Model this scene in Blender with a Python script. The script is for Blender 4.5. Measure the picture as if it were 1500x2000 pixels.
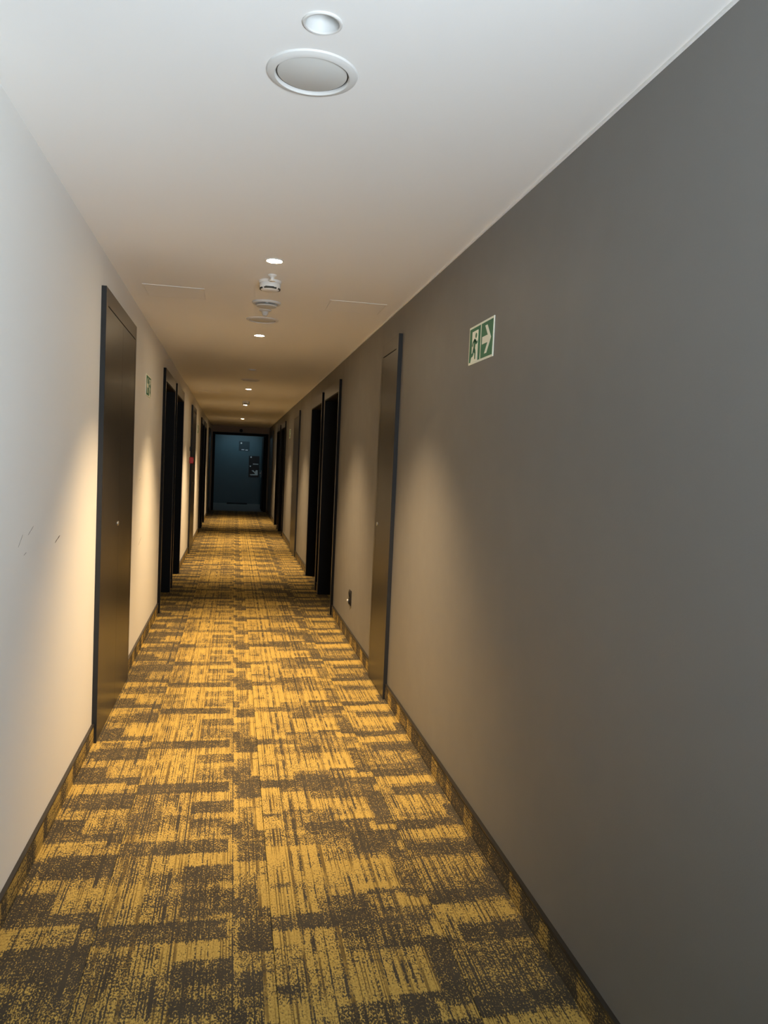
import bpy, bmesh, math, random
from mathutils import Vector, Matrix

for o in list(bpy.data.objects):
    bpy.data.objects.remove(o, do_unlink=True)
sc = bpy.context.scene
C = sc.collection
random.seed(4)
S = 10 / 11            # survey units -> metres (exit sign 300 x 150 mm, carpet tile 500 mm)

# ------------------------------------------------------------------ camera
YAW, PITCH, ROLL = 0.195263, -0.057832, 0.044737
fw = Vector((math.sin(YAW) * math.cos(PITCH), math.cos(YAW) * math.cos(PITCH), math.sin(PITCH)))
rt = Vector((math.cos(YAW), -math.sin(YAW), 0))
up = rt.cross(fw)
rt2 = rt * math.cos(ROLL) + up * math.sin(ROLL)
up2 = up * math.cos(ROLL) - rt * math.sin(ROLL)
cam_d = bpy.data.cameras.new('camera')
cam_d.sensor_width = 36
cam_d.lens = 27.0
cam_d.clip_start = 0.02
cam = bpy.data.objects.new('camera', cam_d)
C.objects.link(cam)
M3 = Matrix((rt2, up2, -fw)).transposed()
cam.matrix_world = Matrix.Translation((0, 0, 1.5 * S)) @ M3.to_4x4()
sc.camera = cam

# ------------------------------------------------------------------ sky, exposure
SKY = (0.72, 0.88, 1.0)
SKY_STRENGTH = 5.0
LAMP_COL = (1.0, 0.70, 0.38)
LAMP_W = 151.0
w = bpy.data.worlds.new('overcast_sky')
sc.world = w
w.use_nodes = True
w.node_tree.nodes['Background'].inputs[0].default_value = (*SKY, 1)
w.node_tree.nodes['Background'].inputs[1].default_value = SKY_STRENGTH
vs = sc.view_settings
vs.view_transform = 'Standard'
vs.look = 'None'
vs.gamma = 1
vs.exposure = 1.32
vs.use_curve_mapping = False
sc.cycles.diffuse_bounces = 7
sc.cycles.sample_clamp_indirect = 6

XL, XR, ZC = -0.6809 * S, 1.0200 * S, 2.5304 * S
XM = (XL + XR) / 2
Y0 = -1.7              # closing wall behind the camera
YE = 23.4 * S          # frame at the far end
YV = 27.7 * S          # teal wall beyond it
WY0, WY1, WZ0, WZ1 = -1.55, -0.20, 0.70, 2.15      # window in the dark wall behind the camera
# portal: steers sky sampling through the window opening
pd = bpy.data.lights.new('window_portal', 'AREA')
pd.shape = 'RECTANGLE'
pd.size, pd.size_y = WZ1 - WZ0, WY1 - WY0
pd.cycles.is_portal = True
po = bpy.data.objects.new('window_portal', pd)
C.objects.link(po)
po.location = (XR + 0.09, (WY0 + WY1) / 2, (WZ0 + WZ1) / 2)
po.rotation_euler = Vector((-1, 0, 0)).to_track_quat('-Z', 'Y').to_euler()
# added area light just inside the window, standing in for upward daylight
ad = bpy.data.lights.new('added_daylight_fill', 'AREA')
ad.shape = 'RECTANGLE'
ad.size, ad.size_y = 1.15, 0.80
ad.energy = 23.0
ad.color = (0.78, 0.89, 1.0)
ad.spread = math.radians(110)
ao = bpy.data.objects.new('added_daylight_fill', ad)
C.objects.link(ao)
ao.location = (XR - 0.26, (WY0 + WY1) / 2, 1.0)
ao.rotation_euler = Vector((-0.25, 0.85, 0.5)).to_track_quat('-Z', 'Y').to_euler()

# ------------------------------------------------------------------ materials
class NT:
    def __init__(s, mat):
        s.t = mat.node_tree
        s.n = s.t.nodes
    def new(s, k, **kw):
        n = s.n.new(k)
        for a, b in kw.items():
            setattr(n, a, b)
        return n
    def put(s, sock, v):
        if isinstance(v, bpy.types.NodeSocket):
            s.t.links.new(v, sock)
        elif v is not None:
            sock.default_value = v
    def m(s, op, a, b=None, c=None, clamp=False):
        n = s.new('ShaderNodeMath', operation=op, use_clamp=clamp)
        for i, v in enumerate((a, b, c)):
            s.put(n.inputs[i], v)
        return n.outputs[0]
    def xyz(s, x, y, z):
        n = s.new('ShaderNodeCombineXYZ')
        for i, v in enumerate((x, y, z)):
            s.put(n.inputs[i], v)
        return n.outputs[0]
    def noise(s, vec, scale, detail=2, rough=0.5):
        n = s.new('ShaderNodeTexNoise')
        s.put(n.inputs['Vector'], vec)
        n.inputs['Scale'].default_value = scale
        n.inputs['Detail'].default_value = detail
        n.inputs['Roughness'].default_value = rough
        return n.outputs['Fac']
    def white(s, vec):
        n = s.new('ShaderNodeTexWhiteNoise', noise_dimensions='3D')
        s.put(n.inputs['Vector'], vec)
        return n.outputs['Value']
    def mix(s, f, a, b):
        n = s.new('ShaderNodeMix', data_type='RGBA')
        s.put(n.inputs[0], f)
        s.put(n.inputs[6], a)
        s.put(n.inputs[7], b)
        return n.outputs[2]
    def smooth(s, v, lo, hi):
        n = s.new('ShaderNodeMapRange', interpolation_type='SMOOTHSTEP')
        s.put(n.inputs[0], v)
        n.inputs[1].default_value = lo
        n.inputs[2].default_value = hi
        return n.outputs[0]

def mat(name, col, rough=0.6, metal=0.0, spec=0.5, var=0.0, vscale=3.0, bump=0.0, bscale=200.0, emit=None, estr=0.0):
    m_ = bpy.data.materials.new(name)
    m_.use_nodes = True
    N = NT(m_)
    b = N.n['Principled BSDF']
    b.inputs['Base Color'].default_value = (*col, 1)
    b.inputs['Roughness'].default_value = rough
    b.inputs['Metallic'].default_value = metal
    b.inputs['Specular IOR Level'].default_value = spec
    g = N.new('ShaderNodeNewGeometry').outputs['Position']
    if var:
        f = N.noise(g, vscale, 4)
        N.put(b.inputs['Base Color'], N.mix(f, tuple(c * (1 - var) for c in col) + (1,), tuple(min(1, c * (1 + var)) for c in col) + (1,)))
        r = N.m('MULTIPLY_ADD', N.noise(g, vscale * 3, 3), 0.16, rough - 0.08)
        N.put(b.inputs['Roughness'], r)
    if bump:
        bn = N.new('ShaderNodeBump')
        bn.inputs['Strength'].default_value = bump
        bn.inputs['Distance'].default_value = 0.002
        N.put(bn.inputs['Height'], N.noise(g, bscale, 3))
        N.put(b.inputs['Normal'], bn.outputs[0])
    if emit:
        b.inputs['Emission Color'].default_value = (*emit, 1)
        b.inputs['Emission Strength'].default_value = estr
    return m_

def carpet_material():
    m_ = bpy.data.materials.new('distressed_ochre_carpet')
    m_.use_nodes = True
    N = NT(m_)
    b = N.n['Principled BSDF']
    g = N.new('ShaderNodeNewGeometry').outputs['Position']
    sp = N.new('ShaderNodeSeparateXYZ')
    N.put(sp.inputs[0], g)
    x, y, z = sp.outputs
    side = N.m('SIGN', N.m('SUBTRACT', x, XM))
    xx = N.m('MULTIPLY_ADD', side, N.m('MAXIMUM', z, 0.0), x)     # skirting strip continues the floor's pattern
    # ragged edges of the print
    wob = N.m('SUBTRACT', N.noise(N.xyz(N.m('MULTIPLY', xx, 3.0), y, 0.0), 55, 2), 0.5)
    xw = N.m('MULTIPLY_ADD', wob, 0.012, xx)
    yw = N.m('MULTIPLY_ADD', N.m('SUBTRACT', N.noise(N.xyz(N.m('MULTIPLY', xx, 4.0), N.m('MULTIPLY', y, 0.25), 3.0), 60, 2), 0.5), 0.055, y)
    tx = N.m('DIVIDE', N.m('SUBTRACT', xw, XM), 0.5)
    ty = N.m('DIVIDE', N.m('SUBTRACT', yw, 2.255), 0.5)
    iu, iv = N.m('FLOOR', tx), N.m('FLOOR', ty)
    u, v = N.m('FRACT', tx), N.m('FRACT', ty)
    wn = N.white(N.xyz(iu, iv, 7.0))
    wn2 = N.white(N.xyz(iu, iv, 2.0))
    # printed blocks of one tile: (u0, u1, v0, v1, how much darker)
    A = [(0.0, 0.74, 0.80, 1.0, 0.26), (0.45, 0.78, 0.42, 0.63, 0.24), (0.46, 0.78, 0.05, 0.33, 0.17),
         (0.77, 1.0, 0.0, 1.0, 0.15), (0.80, 1.0, 0.66, 0.95, 0.14), (0.93, 1.0, 0.10, 0.48, -0.30), (0.77, 1.0, 0.50, 0.66, -0.20),
         (0.77, 0.84, 0.0, 0.22, 0.25), (0.77, 0.81, 0.22, 0.92, -0.12), (0.35, 0.75, 0.63, 0.80, -0.14), (0.62, 0.65, 0.1, 0.62, -0.1)]
    B = [(0.0, 1.0, 0.84, 1.0, 0.26), (0.40, 0.95, 0.60, 0.84, 0.20), (0.30, 0.80, 0.0, 0.18, 0.22), (0.0, 0.14, 0.30, 0.36, 0.22),
         (0.55, 0.86, 0.22, 0.30, -0.22), (0.62, 0.92, 0.16, 0.22, 0.30), (0.86, 1.0, 0.10, 0.70, 0.30), (0.0, 0.16, 0.70, 0.84, -0.2)]
    D = [(0.0, 1.0, 0.0, 0.16, 0.28), (0.0, 0.55, 0.84, 1.0, -0.20), (0.55, 1.0, 0.55, 0.85, 0.24), (0.10, 0.55, 0.60, 0.78, 0.20),
         (0.45, 0.70, 0.16, 0.40, 0.30), (0.72, 1.0, 0.22, 0.50, -0.06), (0.0, 0.45, 0.30, 0.56, -0.04), (0.30, 0.9, 0.0, 0.04, -0.4)]
    def rects(L):
        tot = None
        for u0, u1, v0, v1, wgt in L:
            r = N.m('MULTIPLY', N.m('COMPARE', u, (u0 + u1) / 2, (u1 - u0) / 2), N.m('COMPARE', v, (v0 + v1) / 2, (v1 - v0) / 2))
            tot = N.m('MULTIPLY', r, wgt) if tot is None else N.m('MULTIPLY_ADD', r, wgt, tot)
        return tot
    selA = N.m('COMPARE', iu, -1.0, 0.1)
    selB = N.m('COMPARE', iu, 0.0, 0.1)
    selD = N.m('SUBTRACT', 1.0, N.m('ADD', selA, selB))
    dk = N.m('MULTIPLY', selA, rects(A))
    dk = N.m('MULTIPLY_ADD', selB, rects(B), dk)
    dk = N.m('MULTIPLY_ADD', selD, N.m('ADD', rects(D), 0.10), dk)
    # tile to tile variation and odd blocks
    dk = N.m('MULTIPLY_ADD', N.m('SUBTRACT', wn, 0.5), 0.16, dk)
    c1 = N.m('FLOOR', N.m('DIVIDE', xw, 0.117))
    r1 = N.white(N.xyz(c1, N.m('FLOOR', N.m('ADD', N.m('DIVIDE', yw, 0.062), N.m('MULTIPLY', N.white(N.xyz(c1, 1.0, 1.0)), 7.0))), 4.0))
    c2 = N.m('FLOOR', N.m('DIVIDE', xw, 0.23))
    r2 = N.white(N.xyz(c2, N.m('FLOOR', N.m('ADD', N.m('DIVIDE', yw, 0.17), N.m('MULTIPLY', N.white(N.xyz(c2, 5.0, 1.0)), 7.0))), 9.0))
    dk = N.m('MULTIPLY_ADD', N.m('SUBTRACT', r1, 0.5), 0.14, dk)
    dk = N.m('MULTIPLY_ADD', N.m('SUBTRACT', r2, 0.5), 0.22, dk)
    dk = N.m('MINIMUM', dk, 0.30)
    # speckle: yarn tufts drawn out along the corridor
    n1 = N.noise(N.xyz(xx, N.m('MULTIPLY', y, 0.6), 0.0), 210, 3, 0.65)
    n2 = N.noise(N.xyz(xx, N.m('MULTIPLY', y, 0.8), 5.0), 42, 3, 0.6)
    dk = N.m('MULTIPLY_ADD', N.m('SUBTRACT', n1, 0.5), 1.75, dk)
    dk = N.m('MULTIPLY_ADD', N.m('SUBTRACT', n2, 0.5), 0.55, dk)
    # fine dark pin lines
    ln = N.white(N.xyz(N.m('FLOOR', N.m('DIVIDE', xx, 0.0042)), 0.0, 0.0))
    ln = N.m('GREATER_THAN', ln, 0.80)
    ln2 = N.noise(N.xyz(N.m('MULTIPLY', xx, 14.0), N.m('MULTIPLY', y, 2.5), 1.0), 3.0, 2)
    dk = N.m('MULTIPLY_ADD', N.m('MULTIPLY', ln, N.smooth(ln2, 0.38, 0.6)), 0.34, dk)
    f = N.smooth(dk, 0.0, 0.24)
    ton = N.noise(N.xyz(xx, y, 2.0), 6, 3)
    ochre = N.mix(N.smooth(n1, 0.35, 0.65), (0.57, 0.40, 0.110, 1), (0.39, 0.265, 0.072, 1))
    pin = N.m('GREATER_THAN', N.white(N.xyz(N.m('FLOOR', N.m('DIVIDE', xx, 0.0030)), 3.0, 0.0)), 0.74)
    ochre = N.mix(N.m('MULTIPLY', pin, N.smooth(N.noise(N.xyz(N.m('MULTIPLY', xx, 9.0), N.m('MULTIPLY', y, 1.6), 6.0), 4.0, 2), 0.3, 0.62)), ochre, (0.17, 0.115, 0.04, 1))
    char = N.mix(ton, (0.036, 0.032, 0.026, 1), (0.090, 0.077, 0.058, 1))
    N.put(b.inputs['Base Color'], N.mix(f, ochre, char))
    b.inputs['Roughness'].default_value = 0.95
    b.inputs['Specular IOR Level'].default_value = 0.15
    bn = N.new('ShaderNodeBump')
    bn.inputs['Strength'].default_value = 0.5
    bn.inputs['Distance'].default_value = 0.003
    N.put(bn.inputs['Height'], N.noise(g, 420, 2))
    N.put(b.inputs['Normal'], bn.outputs[0])
    return m_

M = dict(
    carpet=carpet_material(),
    white=mat('matt_white_paint', (0.84, 0.825, 0.79), 0.75, spec=0.3, var=0.025, vscale=1.5, bump=0.12, bscale=260),
    ceil=mat('ceiling_paint', (0.86, 0.85, 0.825), 0.85, spec=0.2, var=0.02, vscale=1.2, bump=0.08, bscale=300),
    grey=mat('dark_grey_wall_paint', (0.195, 0.188, 0.178), 0.52, spec=0.45, var=0.03, vscale=2.0, bump=0.12, bscale=280),
    lac=mat('dark_brown_lacquer', (0.032, 0.0275, 0.0225), 0.33, spec=0.75),
    edge=mat('dark_lacquered_edge', (0.020, 0.020, 0.020), 0.55, spec=0.3),
    black=mat('black_door_lining', (0.0030, 0.0030, 0.0034), 0.60, spec=0.15),
    gap=mat('shadow_gap_black', (0.004, 0.004, 0.004), 0.9, spec=0.1),
    trim=mat('dark_skirting_profile', (0.035, 0.030, 0.025), 0.35, metal=0.3),
    plast=mat('white_plastic', (0.80, 0.79, 0.76), 0.4),
    offwh=mat('off_white_speaker_cloth', (0.58, 0.57, 0.535), 0.8, bump=0.15, bscale=900),
    refl=mat('reflector_white_enamel', (0.62, 0.62, 0.60), 0.5),
    rim=mat('painted_fitting_rim', (0.66, 0.645, 0.615), 0.55, spec=0.25),
    lens=mat('unlit_lens', (0.62, 0.62, 0.60), 0.25),
    slot=mat('dark_slot', (0.05, 0.045, 0.035), 0.7),
    steel=mat('brushed_steel', (0.62, 0.61, 0.58), 0.28, metal=1.0),
    red=mat('red_call_point_plastic', (0.55, 0.015, 0.02), 0.4),
    green=mat('exit_sign_green', (0.012, 0.175, 0.080), 0.45),
    pale=mat('photoluminescent_white', (0.93, 0.95, 0.80), 0.5),
    teal=mat('teal_painted_wall', (0.065, 0.125, 0.145), 0.4, var=0.08),
    lintel=mat('dark_taupe_lintel_paint', (0.26, 0.21, 0.17), 0.6, var=0.04),
    navy=mat('dark_blue_notice', (0.022, 0.045, 0.055), 0.4),
    blk=mat('black_notice', (0.006, 0.008, 0.009), 0.4),
    paper=mat('notice_white_print', (0.75, 0.78, 0.76), 0.6),
    vfloor=mat('dark_landing_floor', (0.16, 0.15, 0.13), 0.7, var=0.15, vscale=8),
    mat_=mat('black_rubber_mat', (0.012, 0.012, 0.012), 0.9),
    sock=mat('black_socket_plastic', (0.012, 0.010, 0.009), 0.35),
    scuff=mat('grey_scuff', (0.13, 0.115, 0.095), 0.8, var=0.3, vscale=120),
    alu=mat('window_frame_grey', (0.30, 0.31, 0.32), 0.45),
    gold=mat('warm_led', (1, 0.9, 0.75), 0.5, emit=(1.0, 0.80, 0.52), estr=110.0),
    cool=mat('cool_landing_fill_glow', (0.8, 0.85, 0.85), 0.5, emit=(0.62, 0.86, 1.0), estr=2.6),  # glow of the added landing fill
)
gl = bpy.data.materials.new('clear_window_glass')
gl.use_nodes = True
_t = gl.node_tree
_t.nodes.remove(_t.nodes['Principled BSDF'])
_a, _b, _c = _t.nodes.new('ShaderNodeBsdfTransparent'), _t.nodes.new('ShaderNodeBsdfGlossy'), _t.nodes.new('ShaderNodeMixShader')
_a.inputs[0].default_value = (0.93, 0.95, 0.95, 1)
_b.inputs['Roughness'].default_value = 0.02
_c.inputs[0].default_value = 0.06
_t.links.new(_a.outputs[0], _c.inputs[1])
_t.links.new(_b.outputs[0], _c.inputs[2])
_t.links.new(_c.outputs[0], _t.nodes['Material Output'].inputs[0])
M['glass'] = gl

# ------------------------------------------------------------------ helpers
def box(bm, x0, x1, y0, y1, z0, z1, bev=0.0, seg=1):
    g = bmesh.ops.create_cube(bm, size=1.0, matrix=Matrix.Translation(((x0 + x1) / 2, (y0 + y1) / 2, (z0 + z1) / 2)) @ Matrix.Diagonal((abs(x1 - x0), abs(y1 - y0), abs(z1 - z0), 1)))
    if bev:
        ed = {e for v in g['verts'] for e in v.link_edges}
        bmesh.ops.bevel(bm, geom=list(ed), offset=bev, segments=seg, affect='EDGES', profile=0.6)

def lathe(bm, prof, n=48, c=(0, 0, 0), axis='Z'):
    """prof: list of (r, h); closed ends where r == 0"""
    rings = []
    def P(r, h, a):
        p = (r * math.cos(a), r * math.sin(a), h)
        if axis == 'X':
            p = (h, r * math.cos(a), r * math.sin(a))
        if axis == 'Y':
            p = (r * math.cos(a), h, r * math.sin(a))
        return bm.verts.new((c[0] + p[0], c[1] + p[1], c[2] + p[2]))
    for r, h in prof:
        rings.append([P(r, h, 0)] if r == 0 else [P(r, h, 2 * math.pi * k / n) for k in range(n)])
    for a, b in zip(rings, rings[1:]):
        for k in range(n):
            q = (k + 1) % n
            f = [a[0], b[k], b[q]] if len(a) == 1 else ([a[k], b[0], a[q]] if len(b) == 1 else [a[k], b[k], b[q], a[q]])
            try:
                bm.faces.new(f)
            except ValueError:
                pass

def prism(bm, pts, to3, d0, d1):
    """extrude a 2-D polygon; to3(a, b, d) -> 3-D point"""
    lo = [bm.verts.new(to3(a, b, d0)) for a, b in pts]
    hi = [bm.verts.new(to3(a, b, d1)) for a, b in pts]
    bm.faces.new(lo)
    bm.faces.new(hi[::-1])
    for k in range(len(pts)):
        q = (k + 1) % len(pts)
        bm.faces.new([lo[k], hi[k], hi[q], lo[q]])

def obj(name, bm, m_, parent=None, smooth=False):
    bmesh.ops.recalc_face_normals(bm, faces=bm.faces)
    me = bpy.data.meshes.new(name)
    bm.to_mesh(me)
    bm.free()
    me.materials.append(m_)
    if smooth:
        for p in me.polygons:
            p.use_smooth = True
        me.set_sharp_from_angle(angle=math.radians(35))
    o = bpy.data.objects.new(name, me)
    C.objects.link(o)
    o.parent = parent
    return o

def bobj(name, m_, parent, boxes, bev=0.0):
    bm = bmesh.new()
    for b in boxes:
        box(bm, *b, bev=bev)
    return obj(name, bm, m_, parent)

def tag(o, label, cat, group=None, kind=None):
    o['label'] = label
    o['category'] = cat
    if group:
        o['group'] = group
    if kind:
        o['kind'] = kind
    return o

def empty(name, loc):
    o = bpy.data.objects.new(name, None)
    o.empty_display_size = 0.1
    C.objects.link(o)
    o.location = loc
    return o

def off(loc, b):
    return (b[0] - loc[0], b[1] - loc[0], b[2] - loc[1], b[3] - loc[1], b[4] - loc[2], b[5] - loc[2])

# ------------------------------------------------------------------ shell
ZT = 2.35 * S          # top of casings
ZH = 2.235 * S         # underside of header
RD = 0.42              # recess depth of the room doors
ROOM_L = [(-0.80 * S, 0.46 * S), (0.70 * S, 1.94 * S), (7.60 * S, 8.86 * S), (9.10 * S, 10.34 * S), (16.05 * S, 17.25 * S), (17.60 * S, 18.85 * S)]  # first two are added out of view, dark to cut white wall bounce
ROOM_R = [(7.58 * S, 8.84 * S), (9.08 * S, 10.34 * S), (15.75 * S, 17.05 * S), (17.45 * S, 18.75 * S)]
CUP_L = [(4.125 * S, 5.345 * S), (12.50 * S, 13.70 * S), (20.90 * S, 22.10 * S)]
CUP_R = [(4.80 * S, 5.36 * S), (12.32 * S, 13.35 * S), (20.70 * S, 21.90 * S)]
CW = 0.045             # casing stile width

def wall(name, side, rooms, m_, label):
    x0, x1 = (XL - RD - 0.12, XL) if side < 0 else (XR, XR + RD + 0.12)
    bs, y = [], Y0 - 0.1
    if side > 0:
        bs += [(x0, x1, y, WY0, -0.02, ZC), (x0, x1, WY0, WY1, -0.02, WZ0), (x0, x1, WY0, WY1, WZ1, ZC)]
        y = WY1
    for a, b in rooms:
        bs.append((x0, x1, y, a + CW, -0.02, ZC))
        bs.append((x0, x1, a + CW, b - CW, ZH, ZC))
        y = b - CW
    bs.append((x0, x1, y, YE, -0.02, ZC))
    return tag(bobj(name, m_, None, bs), label, 'wall', kind='structure')

wl = wall('wall_left', -1, ROOM_L, M['white'], 'plain white painted wall down the left side of the corridor')
wr = wall('wall_right', 1, ROOM_R, M['grey'], 'dark grey painted wall down the right side of the corridor')
ce = tag(bobj('ceiling', M['ceil'], None, [(XL - 0.5, XR + 0.5, Y0 - 0.1, YE + 0.1, ZC, ZC + 0.12)]), 'smooth white plaster ceiling of the corridor', 'ceiling', kind='structure')
for nm, xs, ww in (('trim_1', XR - 0.006, 1),):
    t = bobj(nm, M['ceil'], None, [(xs, XR, Y0, YE, ZC - 0.007, ZC)])
    tag(t, 'thin white bead where the ceiling meets the dark grey wall', 'trim', kind='structure')

# floor slab and carpet tiles
fl = tag(bobj('floor', M['gap'], None, [(XL - 0.5, XR + 0.5, Y0 - 0.1, YE, -0.12, -0.008)]), 'corridor floor laid with distressed ochre and charcoal carpet tiles', 'floor', kind='structure')
cols = [(XL, XM - 0.5), (XM - 0.5, XM), (XM, XM + 0.5), (XM + 0.5, XR)]
TY0, NR = 2.255 - 2.0, 20
meshes = {}
for ci, (a, b) in enumerate(cols):
    wd = round(b - a, 4)
    for r in range(NR):
        if wd not in meshes:
            bm = bmesh.new()
            box(bm, -wd / 2 + 0.0006, wd / 2 - 0.0006, -0.2494, 0.2494, -0.008, 0.0, bev=0.0012)
            bmesh.ops.recalc_face_normals(bm, faces=bm.faces)
            me = bpy.data.meshes.new('carpet_tile')
            bm.to_mesh(me)
            bm.free()
            me.materials.append(M['carpet'])
            meshes[wd] = me
        o = bpy.data.objects.new('carpet_tile', meshes[wd])
        C.objects.link(o)
        o.parent = fl
        o.location = ((a + b) / 2, TY0 + 0.5 * r + 0.25, random.uniform(-0.0004, 0.0004))
TY1 = TY0 + 0.5 * NR
bobj('carpet_field', M['carpet'], fl, [(XL, XR, TY1, YE, -0.008, 0), (XL, XR, Y0, TY0, -0.008, 0)])
bobj('recess_carpet', M['carpet'], fl, [(XL - RD, XL, a + CW, b - CW, -0.008, 0) for a, b in ROOM_L] + [(XR, XR + RD, a + CW, b - CW, -0.008, 0) for a, b in ROOM_R])

# closing wall behind the camera and the window in the dark wall
tag(bobj('wall_back', M['grey'], None, [(XL - 0.5, XR + 0.5, Y0 - 0.1, Y0, -0.02, ZC)]), 'dark grey wall closing the corridor behind the camera', 'wall', kind='structure')
L0 = (XR + 0.05, (WY0 + WY1) / 2, WZ0)
wi = tag(empty('window_1', L0), 'grey framed window in the dark wall behind the camera', 'window', kind='structure')
fx0, fx1, ym = XR + 0.03, XR + 0.07, (WY0 + WY1) / 2
bobj('window_frame', M['alu'], wi, [off(L0, b) for b in ((fx0, fx1, WY0, WY1, WZ0, WZ0 + 0.05), (fx0, fx1, WY0, WY1, WZ1 - 0.05, WZ1),
    (fx0, fx1, WY0, WY0 + 0.05, WZ0 + 0.05, WZ1 - 0.05), (fx0, fx1, WY1 - 0.05, WY1, WZ0 + 0.05, WZ1 - 0.05), (fx0, fx1, ym - 0.025, ym + 0.025, WZ0 + 0.05, WZ1 - 0.05))])
for a, b in ((WY0 + 0.05, ym - 0.025), (ym + 0.025, WY1 - 0.05)):
    bobj('pane', M['glass'], wi, [off(L0, (XR + 0.048, XR + 0.052, a, b, WZ0 + 0.05, WZ1 - 0.05))])

# skirting strips of carpet with a dark top profile, between the door casings
BB, BT = 0.103 * S, 0.010
def skirting(side, spans):
    nm = 'baseboard_left' if side < 0 else 'baseboard_right'
    col = 'white' if side < 0 else 'dark grey'
    names = (['behind the camera', 'between the two added recessed doors behind the camera'] if side < 0 else []) + ['in front of the first cupboard', 'between the first cupboard and the first recessed doors', 'between the first pair of recessed doors',
             'between the first recessed doors and the second cupboard', 'between the second cupboard and the far recessed doors', 'between the far pair of recessed doors',
             'between the far recessed doors and the last cupboard', 'at the far end of the corridor']
    for (a, b), pl in zip(spans, names):
        x0, x1 = (XL, XL + BT) if side < 0 else (XR - BT, XR)
        x0t, x1t = (XL, XL + BT + 0.003) if side < 0 else (XR - BT - 0.003, XR)
        e = bobj(nm, M['carpet'], None, [(x0, x1, a, b, 0.0, BB - 0.007)])
        tag(e, 'carpet skirting strip on the %s wall %s' % (col, pl), 'skirting', kind='structure')
        bobj('top_profile', M['trim'], e, [(x0t, x1t, a, b, BB - 0.007, BB)])
def gaps(ivs, y0, y1):
    out, y = [], y0
    for a, b in sorted(ivs):
        out.append((y, a))
        y = b
    out.append((y, y1))
    return out
skirting(-1, gaps(ROOM_L + CUP_L, Y0, YE))
skirting(1, gaps(ROOM_R + CUP_R, Y0, YE))

# ------------------------------------------------------------------ doors
PR = 0.023             # casings stand proud of the wall
ndoor = [0]
def sx(side, d):       # d > 0: out of the wall into the corridor
    return XL + d if side < 0 else XR - d
def room_door(side, a, b, label):
    ndoor[0] += 1
    L = (sx(side, 0), (a + b) / 2, 0.0)
    d = tag(empty('door_%d' % ndoor[0], L), label, 'door', kind='structure')
    def bb(x_in, x_out, y0, y1, z0, z1):
        p, q = sorted((sx(side, x_in), sx(side, x_out)))
        return off(L, (p, q, y0, y1, z0, z1))
    bobj('casing_edge', M['black'], d, [bb(0, PR - 0.0003, a, a + 0.004, 0, ZT)])
    bobj('casing_stile', M['lac'], d, [bb(0, PR, a + 0.004, a + CW, 0, ZT)], 0.0008)
    bobj('casing_stile', M['lac'], d, [bb(0, PR, b - CW, b, 0, ZT)], 0.0015)
    bobj('casing_header', M['lac'], d, [bb(0, PR, a + CW, b - CW, ZH, ZT)], 0.0015)
    ja, jb = a + CW, b - CW
    bobj('jamb_lining', M['black'], d, [bb(-RD, PR - 0.002, ja, ja + 0.012, 0.001, ZH), bb(-RD, PR - 0.002, jb - 0.012, jb, 0.001, ZH), bb(-RD, PR - 0.002, ja + 0.012, jb - 0.012, ZH - 0.012, ZH)])
    lf = bobj('door_leaf', M['black'], d, [bb(-RD, -RD + 0.045, ja + 0.012, jb - 0.012, 0.004, ZH - 0.012)], 0.002)
    hx = -RD + 0.045
    bm = bmesh.new()
    yk = jb - 0.09 if side < 0 else ja + 0.09
    p = bb(hx, hx + 0.008, yk - 0.02, yk + 0.02, 0.92, 1.12)
    box(bm, *p, bev=0.002)
    p = bb(hx + 0.008, hx + 0.05, yk - 0.009, yk + 0.009, 1.03, 1.048)
    box(bm, *p, bev=0.003)
    e = -0.12 if side < 0 else 0.12
    p = bb(hx + 0.038, hx + 0.052, min(yk, yk + e), max(yk, yk + e), 1.03, 1.048)
    box(bm, *p, bev=0.003)
    obj('handle', bm, M['steel'], lf)
    bm = bmesh.new()
    p = bb(hx, hx + 0.006, (a + b) / 2 - 0.06, (a + b) / 2 + 0.06, 1.5, 1.56)
    return d
def cupboard(side, a, b, double, label):
    ndoor[0] += 1
    L = (sx(side, 0), (a + b) / 2, 0.0)
    d = tag(empty('door_%d' % ndoor[0], L), label, 'cupboard door', kind='structure')
    def bb(x_in, x_out, y0, y1, z0, z1):
        p, q = sorted((sx(side, x_in), sx(side, x_out)))
        return off(L, (p, q, y0, y1, z0, z1))
    f, g = 0.055, 0.005
    zs = 2.262 * S
    bobj('casing_stile', M['lac'], d, [bb(0, PR, a + 0.004, a + f, 0, ZT)], 0.001)
    bobj('casing_edge', M['edge'], d, [bb(0, PR - 0.0005, a, a + 0.004, 0, ZT)])
    bobj('casing_stile', M['lac'], d, [bb(0, PR, b - f, b, 0, ZT)], 0.001)
    bobj('casing_header', M['lac'], d, [bb(0, PR, a + f, b - f, zs, ZT)], 0.001)
    bobj('backing', M['gap'], d, [bb(0, PR - 0.018, a + f, b - f, 0.004, zs)])
    mid = (a + b) / 2
    leaves = [(a + f + 0.0005, mid - 0.0004), (mid + 0.0004, b - f - 0.0005)] if double else [(a + f + 0.0005, b - f - 0.0005)]
    for k, (p, q) in enumerate(leaves):
        lf = bobj('door_leaf', M['lac'], d, [bb(PR - 0.018, PR - 0.0002, p, q, 0.006, zs - g)], 0.0006)
        if (double and k == 0) or not double:
            yl = q - 0.035 if double else q - 0.05
            bm = bmesh.new()
            s_ = 1 if side < 0 else -1
            lathe(bm, [(0, 0.006), (0.011, 0.006), (0.013, 0.003), (0.013, -0.001)], 20, (sx(side, PR) - L[0], yl - L[1], 1.105 * S), 'X')
            if s_ < 0:
                for v in bm.verts:
                    v.co.x = 2 * (sx(side, PR) - L[0]) - v.co.x
            obj('lock', bm, M['steel'], lf)
    return d

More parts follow.
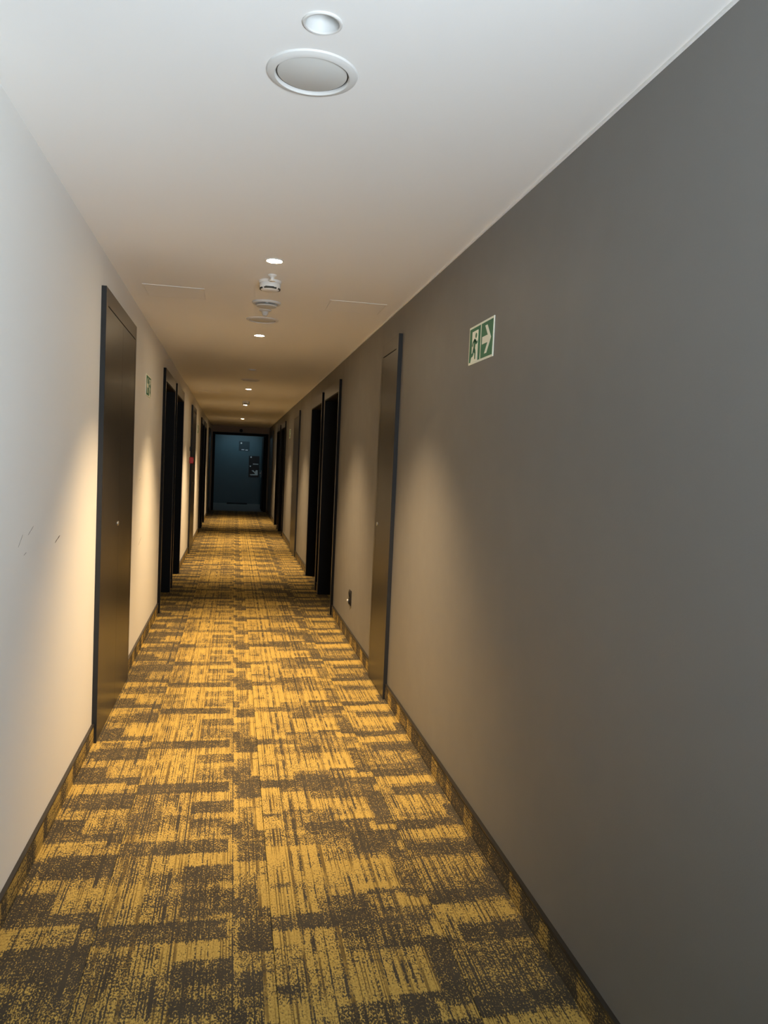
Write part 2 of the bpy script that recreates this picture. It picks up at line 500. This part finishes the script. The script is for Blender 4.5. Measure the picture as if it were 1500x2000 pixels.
cupboard(-1, *CUP_L[0], True, 'dark brown lacquered cupboard door set in the white wall, nearest the camera')
cupboard(-1, *CUP_L[1], True, 'dark brown cupboard door on the white wall beside the red call point')
cupboard(-1, *CUP_L[2], True, 'last narrow dark cupboard door on the white wall before the end doorway')
cupboard(1, *CUP_R[0], False, 'tall dark brown cupboard door on the dark grey wall, nearest the camera')
cupboard(1, *CUP_R[1], False, 'dark brown cupboard door on the dark grey wall beyond the first recessed room doors')
cupboard(1, *CUP_R[2], True, 'last dark cupboard door on the dark grey wall before the end doorway')
for (a, b), n in zip(ROOM_L, ('added unseen black recessed room door behind the camera, cutting bounce off the white wall', 'added unseen black recessed room door beside the camera, cutting bounce off the white wall', 'first deep black recessed room door on the white wall', 'second black recessed room door on the white wall, right behind the first',
                              'third black recessed room door on the white wall, beyond the red call point', 'farthest black recessed room door on the white wall')):
    room_door(-1, a, b, n)
for (a, b), n in zip(ROOM_R, ('first deep black recessed room door on the dark grey wall, beyond the socket', 'second black recessed room door on the dark grey wall',
                              'third black recessed room door on the dark grey wall', 'farthest black recessed room door on the dark grey wall')):
    room_door(1, a, b, n)

# ------------------------------------------------------------------ far end: framed doorway and dark landing
ex0, ex1, ez1 = -0.640 * S, 0.990 * S, 2.335 * S
tag(bobj('wall_end', M['lintel'], None, [(XL - 0.5, ex0, YE, YE + 0.12, -0.02, ZC), (ex1, XR + 0.5, YE, YE + 0.12, -0.02, ZC), (ex0, ex1, YE, YE + 0.12, ez1, ZC)]),
    'dark taupe lintel wall above the doorway at the far end', 'wall', kind='structure')
ndoor[0] += 1
L = (XM, YE, 0)
d = tag(empty('door_%d' % ndoor[0], L), 'black framed doorway at the far end opening onto a dark teal landing', 'doorway', kind='structure')
fwd = 0.065
bobj('frame_stile', M['black'], d, [off(L, (ex0, ex0 + fwd, YE - 0.02, YE + 0.13, 0, ez1))], 0.002)
bobj('frame_stile', M['black'], d, [off(L, (ex1 - fwd, ex1, YE - 0.02, YE + 0.13, 0, ez1))], 0.002)
bobj('frame_header', M['black'], d, [off(L, (ex0 + fwd, ex1 - fwd, YE - 0.02, YE + 0.13, ez1 - fwd, ez1))], 0.002)
lf = bobj('door_leaf', M['black'], d, [off(L, (ex1 - fwd - 0.05, ex1 - fwd, YE + 0.14, YE + 1.35, 0.008, ez1 - fwd - 0.004))], 0.003)
bm = bmesh.new()
box(bm, *off(L, (ex1 - fwd - 0.058, ex1 - fwd - 0.05, YE + 1.22, YE + 1.27, 0.92, 1.12)), bev=0.002)
box(bm, *off(L, (ex1 - fwd - 0.10, ex1 - fwd - 0.058, YE + 1.235, YE + 1.255, 1.03, 1.05)), bev=0.003)
box(bm, *off(L, (ex1 - fwd - 0.10, ex1 - fwd - 0.085, YE + 1.12, YE + 1.25, 1.03, 1.05)), bev=0.003)
obj('handle', bm, M['steel'], lf)
vx0, vx1 = XL - 0.15, XR + 0.15
tag(bobj('floor', M['vfloor'], None, [(vx0, vx1, YE, YV, -0.12, -0.001)]), 'dark floor of the unlit landing beyond the end doorway', 'floor', kind='structure')
tag(bobj('wall_landing', M['teal'], None, [(vx0, vx1, YV, YV + 0.1, -0.1, ZC)]), 'dark teal wall facing the corridor across the landing', 'wall', kind='structure')
tag(bobj('wall_landing_left', M['teal'], None, [(vx0 - 0.1, vx0, YE + 0.12, YV + 0.1, -0.1, ZC)]), 'dark teal side wall of the landing on the left', 'wall', kind='structure')
tag(bobj('wall_landing_right', M['teal'], None, [(vx1, vx1 + 0.1, YE + 0.12, YV + 0.1, -0.1, ZC)]), 'dark teal side wall of the landing on the right', 'wall', kind='structure')
tag(bobj('ceiling', M['lintel'], None, [(vx0 - 0.1, vx1 + 0.1, YE + 0.1, YV + 0.1, ZC, ZC + 0.1)]), 'dark ceiling over the landing beyond the end doorway', 'ceiling', kind='structure')
L = (XM, YV - 0.55, ZC)  # added lamp, hidden above the header, to brighten the teal wall
pl = tag(empty('landing_fill_light', L), 'added cool fill light hidden on the ceiling over the teal landing', 'ceiling light')
bobj('housing', M['plast'], pl, [(-0.60, 0.60, -0.12, 0.12, -0.03, 0)], 0.004)
bobj('diffuser', M['cool'], pl, [(-0.58, 0.58, -0.10, 0.10, -0.036, -0.03)])

def notice(x0, x1, z0, z1, board, prints, label):
    x0, x1, z0, z1 = (q * S for q in (x0, x1, z0, z1))
    L = ((x0 + x1) / 2, YV, z0)
    n = tag(empty('notice', L), label, 'sign', 'notices on the teal landing wall')
    bobj('board', M[board], n, [(x0 - L[0], x1 - L[0], -0.012, 0, 0, z1 - z0)], 0.002)
    W_, H_ = x1 - x0, z1 - z0
    for kind, pts in prints:
        bm = bmesh.new()
        if kind == 'dot':
            a, b, r = pts
            prism(bm, [(W_ * (a - 0.5) + r * math.cos(t * math.pi / 8), H_ * b + r * math.sin(t * math.pi / 8)) for t in range(16)], lambda p, q, dd: (p, dd, q), -0.014, -0.012)
        else:
            prism(bm, [(W_ * (a - 0.5), H_ * b) for a, b in pts], lambda p, q, dd: (p, dd, q), -0.014, -0.012)
        obj('print', bm, M['paper'], n)
bar = lambda a, b, c, e: ('poly', [(a, b), (c, b), (c, e), (a, e)])
notice(0.154, 0.522, 1.868, 2.20, 'navy', [('dot', (0.22, 0.80, 0.026)), bar(0.25, 0.07, 0.52, 0.15), bar(0.62, 0.05, 0.86, 0.13)], 'dark blue notice high on the teal landing wall')
notice(0.518, 0.88, 1.375, 1.70, 'blk', [('dot', (0.20, 0.86, 0.026)), bar(0.40, 0.08, 0.92, 0.16)], 'upper black notice with a thin white line on the teal landing wall')
notice(0.518, 0.88, 0.955, 1.365, 'blk', [('dot', (0.16, 0.92, 0.022)), ('poly', [(0.28, 0.56), (0.48, 0.58), (0.62, 0.44), (0.70, 0.60), (0.88, 0.60), (0.90, 0.16), (0.20, 0.14), (0.12, 0.24), (0.62, 0.26), (0.60, 0.34)])], 'lower black notice with a pale pictogram on the teal landing wall')
mt = bobj('doormat', M['mat_'], None, [(-0.20 * S, 0.50 * S, YV - 0.46, YV - 0.02, -0.001, 0.024)], 0.006)
tag(mt, 'black rubber mat on the landing floor under the teal wall', 'mat')
bm = bmesh.new()
lathe(bm, [(0, -0.055), (0.02, -0.052), (0.036, -0.038), (0.042, -0.018), (0.045, -0.018), (0.048, 0.0), (0, 0.0)], 24, (0, 0, 0), 'Y')
o = obj('dome_camera', bm, M['sock'], None, True)
o.location = (0.18 * S, YE, 2.405 * S)
tag(o, 'small black dome on the lintel above the end doorway', 'camera')

# ------------------------------------------------------------------ ceiling fittings
def downlight(y, on, label, k=1.0):
    L = (XM, y, ZC)
    d = tag(empty('downlight', L), label, 'ceiling light', 'recessed downlights along the ceiling')
    bm = bmesh.new()
    lathe(bm, [(0.0355, 0.0), (0.0355, -0.002), (0.0365, -0.004), (0.040, -0.0045), (0.0425, -0.003), (0.043, 0.0)], 40)
    obj('trim_ring', bm, M['rim'], d, True)
    if on:
        bm = bmesh.new()
        lathe(bm, [(0, -0.0015), (0.034, -0.0015), (0.0355, 0.0)], 40)
        obj('glowing_lens', bm, M['gold'], d, True)
        ld = bpy.data.lights.new('downlight_beam', 'SPOT')
        ld.energy = LAMP_W * k
        ld.color = LAMP_COL
        ld.spot_size = math.radians(95)
        ld.spot_blend = 1.0
        ld.shadow_soft_size = 0.03
        lo = bpy.data.objects.new('downlight_beam', ld)
        C.objects.link(lo)
        lo.parent = d
        lo.location = (0, 0, -0.012)
    else:
        bm = bmesh.new()
        lathe(bm, [(0.0355, 0.0), (0.030, 0.022), (0.020, 0.040)], 40)
        obj('reflector', bm, M['refl'], d, True)
        bm = bmesh.new()
        lathe(bm, [(0.020, 0.040), (0.012, 0.037), (0, 0.036)], 32)
        obj('lens', bm, M['lens'], d, True)
    return d
OFFY = [1.86, 8.83, 16.8, 21.5]
downlight(1.86 * S, False, 'unlit white downlight with visible reflector cone in front of the nearest round speaker')
downlight(4.037 * S, True, 'lit downlight in front of the nearest smoke detector, largest glowing lamp')
downlight(6.43 * S, True, 'lit downlight behind the row of round fittings, second glowing lamp')
downlight(8.83 * S, False, 'unlit downlight in the dark stretch of ceiling between the first recessed doors')
downlight(11.22 * S, True, 'third glowing downlight along the corridor, in front of the far hatches')
downlight(14.41 * S, True, 'fourth glowing downlight along the corridor, beyond the far smoke detector')
downlight(16.80 * S, False, 'unlit downlight in the far dark stretch of ceiling')
downlight(19.16 * S, True, 'farthest and smallest glowing downlight near the end doorway', 0.8)
downlight(21.50 * S, False, 'unlit downlight closest to the end doorway')

def speaker(y, label, r=0.121 * S, off_=0.0):
    L = (XM + off_, y, ZC)
    d = tag(empty('ceiling_speaker', L), label, 'speaker', 'round ceiling speakers')
    ri = r * 0.785
    bm = bmesh.new()
    lathe(bm, [(ri + 0.001, 0.0), (ri + 0.001, -0.005), (ri + 0.004, -0.009), (r - 0.010, -0.008), (r - 0.002, -0.004), (r, 0.0)], 64)
    obj('rim', bm, M['rim'], d, True)
    bm = bmesh.new()
    lathe(bm, [(ri + 0.001, -0.0008), (0, -0.0008)], 64)
    obj('shadow_gap', bm, M['slot'], d)
    bm = bmesh.new()
    lathe(bm, [(0, -0.0045), (ri - 0.006, -0.004), (ri - 0.0025, -0.002), (ri - 0.0025, 0.0)], 64)
    obj('grille', bm, M['offwh'], d, True)
speaker(2.100 * S, 'large round white speaker beside the unlit downlight, nearest the camera')
speaker(5.72 * S, 'flat round speaker in front of the second glowing downlight', 0.118 * S)
speaker(9.95 * S, 'distant round speaker in front of the third glowing downlight', 0.12 * S)

# hole in the ceiling above unlit downlights: cut with real openings
def cut_holes():
    me = ce.data
    bm = bmesh.new()
    # ceiling rebuilt from strips with a round hole for every unlit fitting
    x0, x1, ya, yb = XL - 0.5, XR + 0.5, Y0 - 0.1, YE + 0.1
    y = ya
    h = 0.06
    n = 40
    def quad(a, b, c, e):
        bm.faces.new([bm.verts.new((p[0], p[1], ZC)) for p in (a, b, c, e)])
    for q in [v * S for v in OFFY]:
        quad((x0, y), (x1, y), (x1, q - h), (x0, q - h))
        quad((x0, q - h), (XM - h, q - h), (XM - h, q + h), (x0, q + h))
        quad((XM + h, q - h), (x1, q - h), (x1, q + h), (XM + h, q + h))
        ring = [(XM + 0.0356 * math.cos(t * 2 * math.pi / n), q + 0.0356 * math.sin(t * 2 * math.pi / n)) for t in range(n)]
        sq = []
        for t in range(n):
            a = t * 2 * math.pi / n
            c, s_ = math.cos(a), math.sin(a)
            k = h / max(abs(c), abs(s_))
            sq.append((XM + c * k, q + s_ * k))
        for t in range(n):
            u = (t + 1) % n
            quad(ring[t], sq[t], sq[u], ring[u])
        y = q + h
    quad((x0, y), (x1, y), (x1, yb), (x0, yb))
    bmesh.ops.remove_doubles(bm, verts=bm.verts, dist=1e-5)
    box(bm, x0, x1, ya, yb, ZC + 0.06, ZC + 0.12)
    bmesh.ops.recalc_face_normals(bm, faces=bm.faces)
    bm.to_mesh(me)
    bm.free()
cut_holes()

def detector(y, label, klabel, kgroup=None):
    L = (XM, y, ZC)
    d = tag(empty('smoke_detector', L), label, 'smoke detector')
    bm = bmesh.new()
    lathe(bm, [(0.058, 0.0), (0.058, -0.012), (0.056, -0.014), (0, -0.014)], 40)
    obj('base', bm, M['plast'], d, True)
    bm = bmesh.new()
    lathe(bm, [(0.053, -0.014), (0.055, -0.022), (0.053, -0.036), (0.046, -0.046), (0.034, -0.051), (0, -0.052)], 40)
    b = obj('body', bm, M['plast'], d, True)
    for k in range(8):
        a = k * math.pi / 4 + math.pi / 8
        bm = bmesh.new()
        box(bm, -0.013, 0.013, -0.003, 0.003, -0.004, 0.004, bev=0.001)
        s_ = obj('slot', bm, M['slot'], d)
        s_.location = (0.0495 * math.cos(a), 0.0495 * math.sin(a), -0.041)
        s_.rotation_euler = (0, 0, a + math.pi / 2)
    bm = bmesh.new()
    box(bm, -0.022, 0.022, -0.004, 0.003, -0.005, 0.004, bev=0.001)
    s_ = obj('front_slot', bm, M['slot'], d)
    s_.location = (-0.004, -0.0505, -0.040)
    e = tag(empty('sprinkler', (XM + 0.004, y - 0.14, ZC)), klabel, 'sprinkler')
    bm = bmesh.new()
    lathe(bm, [(0.022, 0.0), (0.022, -0.006), (0.014, -0.010), (0.009, -0.016), (0.009, -0.026), (0, -0.026)], 24)
    obj('rosette', bm, M['plast'], e, True)
    bm = bmesh.new()
    lathe(bm, [(0, -0.026), (0.006, -0.026), (0.016, -0.029), (0.016, -0.032), (0, -0.033)], 24)
    obj('deflector', bm, M['plast'], e, True)
detector(4.50 * S, 'white smoke detector with dark slot behind the first glowing downlight', 'small white sprinkler head right in front of the nearest smoke detector')
detector(13.55 * S, 'distant smoke detector between the third and fourth glowing downlights', 'tiny distant sprinkler head in front of the far smoke detector')
# disc valve and second sprinkler between detector and flat speaker
d = tag(empty('disc_valve', (XM + 0.004, 5.10 * S, ZC)), 'round white ventilation disc valve behind the nearest smoke detector', 'vent')
bm = bmesh.new()
lathe(bm, [(0.084, 0.0), (0.084, -0.006), (0.078, -0.012), (0.068, -0.010), (0.062, 0.0)], 48)
obj('rim', bm, M['rim'], d, True)
bm = bmesh.new()
lathe(bm, [(0.010, -0.0), (0.010, -0.014), (0.056, -0.016), (0.062, -0.019), (0.058, -0.025), (0.030, -0.029), (0, -0.029)], 48)
obj('disc', bm, M['offwh'], d, True)
e = tag(empty('sprinkler', (XM + 0.004, 5.36 * S, ZC)), 'cone shaped sprinkler head between the disc valve and the flat speaker', 'sprinkler')
bm = bmesh.new()
lathe(bm, [(0.038, 0.0), (0.038, -0.004), (0.030, -0.008), (0.022, -0.010), (0, -0.010)], 32)
obj('rosette', bm, M['offwh'], e, True)
bm = bmesh.new()
lathe(bm, [(0.022, -0.010), (0.020, -0.022), (0.012, -0.034), (0, -0.036)], 24)
obj('head', bm, M['offwh'], e, True)

def hatch(x0, x1, y0, y1, label):
    L = ((x0 + x1) / 2, (y0 + y1) / 2, ZC)
    d = tag(empty('access_hatch', L), label, 'hatch', 'ceiling access hatches')
    f = 0.006
    X0, X1, Y_0, Y_1 = x0 - L[0], x1 - L[0], y0 - L[1], y1 - L[1]
    bobj('rim', M['plast'], d, [(X0, X1, Y_0, Y_0 + f, -0.0022, 0), (X0, X1, Y_1 - f, Y_1, -0.0022, 0), (X0, X0 + f, Y_0 + f, Y_1 - f, -0.0022, 0), (X1 - f, X1, Y_0 + f, Y_1 - f, -0.0022, 0)])
    bobj('panel', M['ceil'], d, [(X0 + f + 0.001, X1 - f - 0.001, Y_0 + f + 0.001, Y_1 - f - 0.001, -0.002, 0)])
for yy, nm in ((4.85, 'near'), (12.05, 'far')):
    hatch(XM - 0.345 - 0.33, XM - 0.345, yy * S, yy * S + 0.30, 'flush white ceiling access hatch by the white wall, in the %s pair' % nm)
    hatch(XM + 0.352, XM + 0.352 + 0.33, yy * S, yy * S + 0.30, 'flush white ceiling access hatch by the dark grey wall, in the %s pair' % nm)

# ------------------------------------------------------------------ exit signs
def exit_sign(side, ya, label, simple=False):
    """300 x 150 mm; a = across as read by a person facing the wall, b = up"""
    W_, H_ = 0.30, 0.150
    z0 = 1.972 * S
    yc = ya + W_ / 2
    L = (sx(side, 0), yc, z0)
    d = tag(empty('exit_sign', L), label, 'sign', 'green exit signs')
    mir = side < 0
    def to3(a, b, t):
        # facing the right wall, reading direction runs towards the camera (-y); facing the left wall it runs away (+y)
        if mir:
            a = W_ - a          # mirrored layout: arrow on the left, figure on the right
            return (t, a - W_ / 2, b)
        return (-t, W_ / 2 - a, b)
    def part(name, m_, polys, t0, t1):
        bm = bmesh.new()
        for p in polys:
            prism(bm, p, to3, t0, t1)
        return obj(name, bm, M[m_], d)
    R = lambda a0, a1, b0, b1: [(a0, b0), (a1, b0), (a1, b1), (a0, b1)]
    part('board', 'pale', [R(0, W_, 0, H_)], 0, 0.003)
    e = 0.0085
    part('green_panel', 'green', [R(e, 0.1445, e, H_ - e)], 0.003, 0.0036)
    part('green_panel', 'green', [R(0.1555, W_ - e, e, H_ - e)], 0.003, 0.0036)
    # arrow: chevron head and shaft
    cx, cy = 0.2235, H_ / 2
    part('arrow', 'pale', [[(cx + 0.052, cy), (cx + 0.004, cy + 0.053), (cx - 0.022, cy + 0.053), (cx + 0.012, cy + 0.0145), (cx + 0.012, cy - 0.0145), (cx - 0.022, cy - 0.053), (cx + 0.004, cy - 0.053)],
                           R(cx - 0.053, cx + 0.013, cy - 0.0140, cy + 0.0140)], 0.0036, 0.0042)
    # lit doorway with the running figure standing out in green
    part('doorway', 'pale', [[(0.030, 0.0075), (0.118, 0.0075), (0.118, 0.128), (0.042, 0.128), (0.042, 0.03)]], 0.0036, 0.0042)
    hx, hy = 0.094, 0.108
    head = [(hx + 0.0105 * math.cos(t * math.pi / 8), hy + 0.0105 * math.sin(t * math.pi / 8)) for t in range(16)]
    def limb(p, q, r0, r1):
        dx, dy = q[0] - p[0], q[1] - p[1]
        l = math.hypot(dx, dy)
        nx, ny = -dy / l, dx / l
        return [(p[0] + nx * r0, p[1] + ny * r0), (q[0] + nx * r1, q[1] + ny * r1), (q[0] - nx * r1, q[1] - ny * r1), (p[0] - nx * r0, p[1] - ny * r0)]
    part('running_figure', 'green', [head, limb((0.084, 0.094), (0.072, 0.056), 0.0119, 0.0100), limb((0.082, 0.093), (0.060, 0.086), 0.0063, 0.0056), limb((0.060, 0.087), (0.048, 0.070), 0.0056, 0.0050),
        limb((0.086, 0.090), (0.100, 0.076), 0.0063, 0.0052), limb((0.100, 0.077), (0.114, 0.083), 0.0052, 0.0050), limb((0.073, 0.058), (0.088, 0.042), 0.0094, 0.0075), limb((0.088, 0.044), (0.087, 0.016), 0.0075, 0.0056),
        limb((0.070, 0.057), (0.058, 0.036), 0.0094, 0.0075), limb((0.059, 0.037), (0.030, 0.032), 0.0075, 0.0056)], 0.0042, 0.0047)
exit_sign(1, 3.017 * S, 'green and white running figure exit sign with right arrow on the dark grey wall')
exit_sign(-1, 6.17 * S, 'green exit sign on the white wall between the nearest cupboard and recessed doors')
exit_sign(-1, 14.65 * S, 'small distant green exit sign on the white wall beyond the red call point')
exit_sign(1, 14.45 * S, 'small distant exit sign on the dark grey wall beyond the second cupboard door')

# ------------------------------------------------------------------ call point, socket, scuffs
L = (XL, 12.36 * S, 1.478 * S)
d = tag(empty('call_point', L), 'red fire alarm call point on the white wall by the second cupboard', 'fire alarm')
bobj('box', M['red'], d, [(0, 0.055, -0.045, 0.045, -0.045, 0.045)], 0.005)
bobj('glass_plate', M['pale'], d, [(0.055, 0.0565, -0.024, 0.024, -0.018, 0.018)])
bobj('label_plate', M['sock'], d, [(0, 0.012, -0.03, 0.03, 0.13, 0.19)], 0.002)

L = (XR, 6.46 * S, 0.37 * S)
d = tag(empty('power_socket', L), 'small black double power socket low on the dark grey wall', 'socket')
bobj('faceplate', M['sock'], d, [(-0.010, 0, -0.040, 0.040, -0.056, 0.062)], 0.003)
for zz in (0.034, -0.026):
    bm = bmesh.new()
    lathe(bm, [(0.022, 0.0), (0.022, 0.004), (0.019, 0.004), (0.018, -0.004), (0, -0.004)], 28, (0, 0, 0), 'X')
    s_ = obj('outlet', bm, M['sock'], d, True)
    s_.location = (-0.012, 0, zz)
    s_.rotation_euler = (0, 0, math.pi)
bm = bmesh.new()
lathe(bm, [(0, 0.012), (0.008, 0.010), (0.010, 0.0)], 16, (0, 0, 0), 'X')
s_ = obj('white_cap', bm, M['plast'], d, True)
s_.location = (-0.016, 0.022, -0.022)
s_.rotation_euler = (0, 0, math.pi)

def scuff(y, z, l, th, ang):
    bm = bmesh.new()
    n = 9
    pts = []
    for k in range(n):
        t = k / (n - 1)
        pts.append((l * (t - 0.5), th * math.sin(math.pi * t) * (0.7 + 0.3 * math.sin(9 * t))))
    for k in range(n - 2, 0, -1):
        t = k / (n - 1)
        pts.append((l * (t - 0.5), -th * math.sin(math.pi * t) * (0.6 + 0.4 * math.cos(7 * t))))
    ca, sa = math.cos(ang), math.sin(ang)
    prism(bm, pts, lambda a, b, t: (XL + t, y + a * ca - b * sa, z + a * sa + b * ca), 0, 0.0004)
    obj('scuff_mark', bm, M['scuff'], wl)
scuff(3.245 * S, 1.157 * S, 0.085, 0.0045, 0.25)
scuff(2.83 * S, 1.228 * S, 0.07, 0.0014, 0.35)
scuff(2.70 * S, 1.205 * S, 0.06, 0.0012, 0.6)
scuff(2.76 * S, 1.155 * S, 0.03, 0.0016, 0.2)
scuff(5.95 * S, 1.33 * S, 0.10, 0.0010, 0.15)
scuff(6.05 * S, 0.86 * S, 0.16, 0.0010, 0.25)
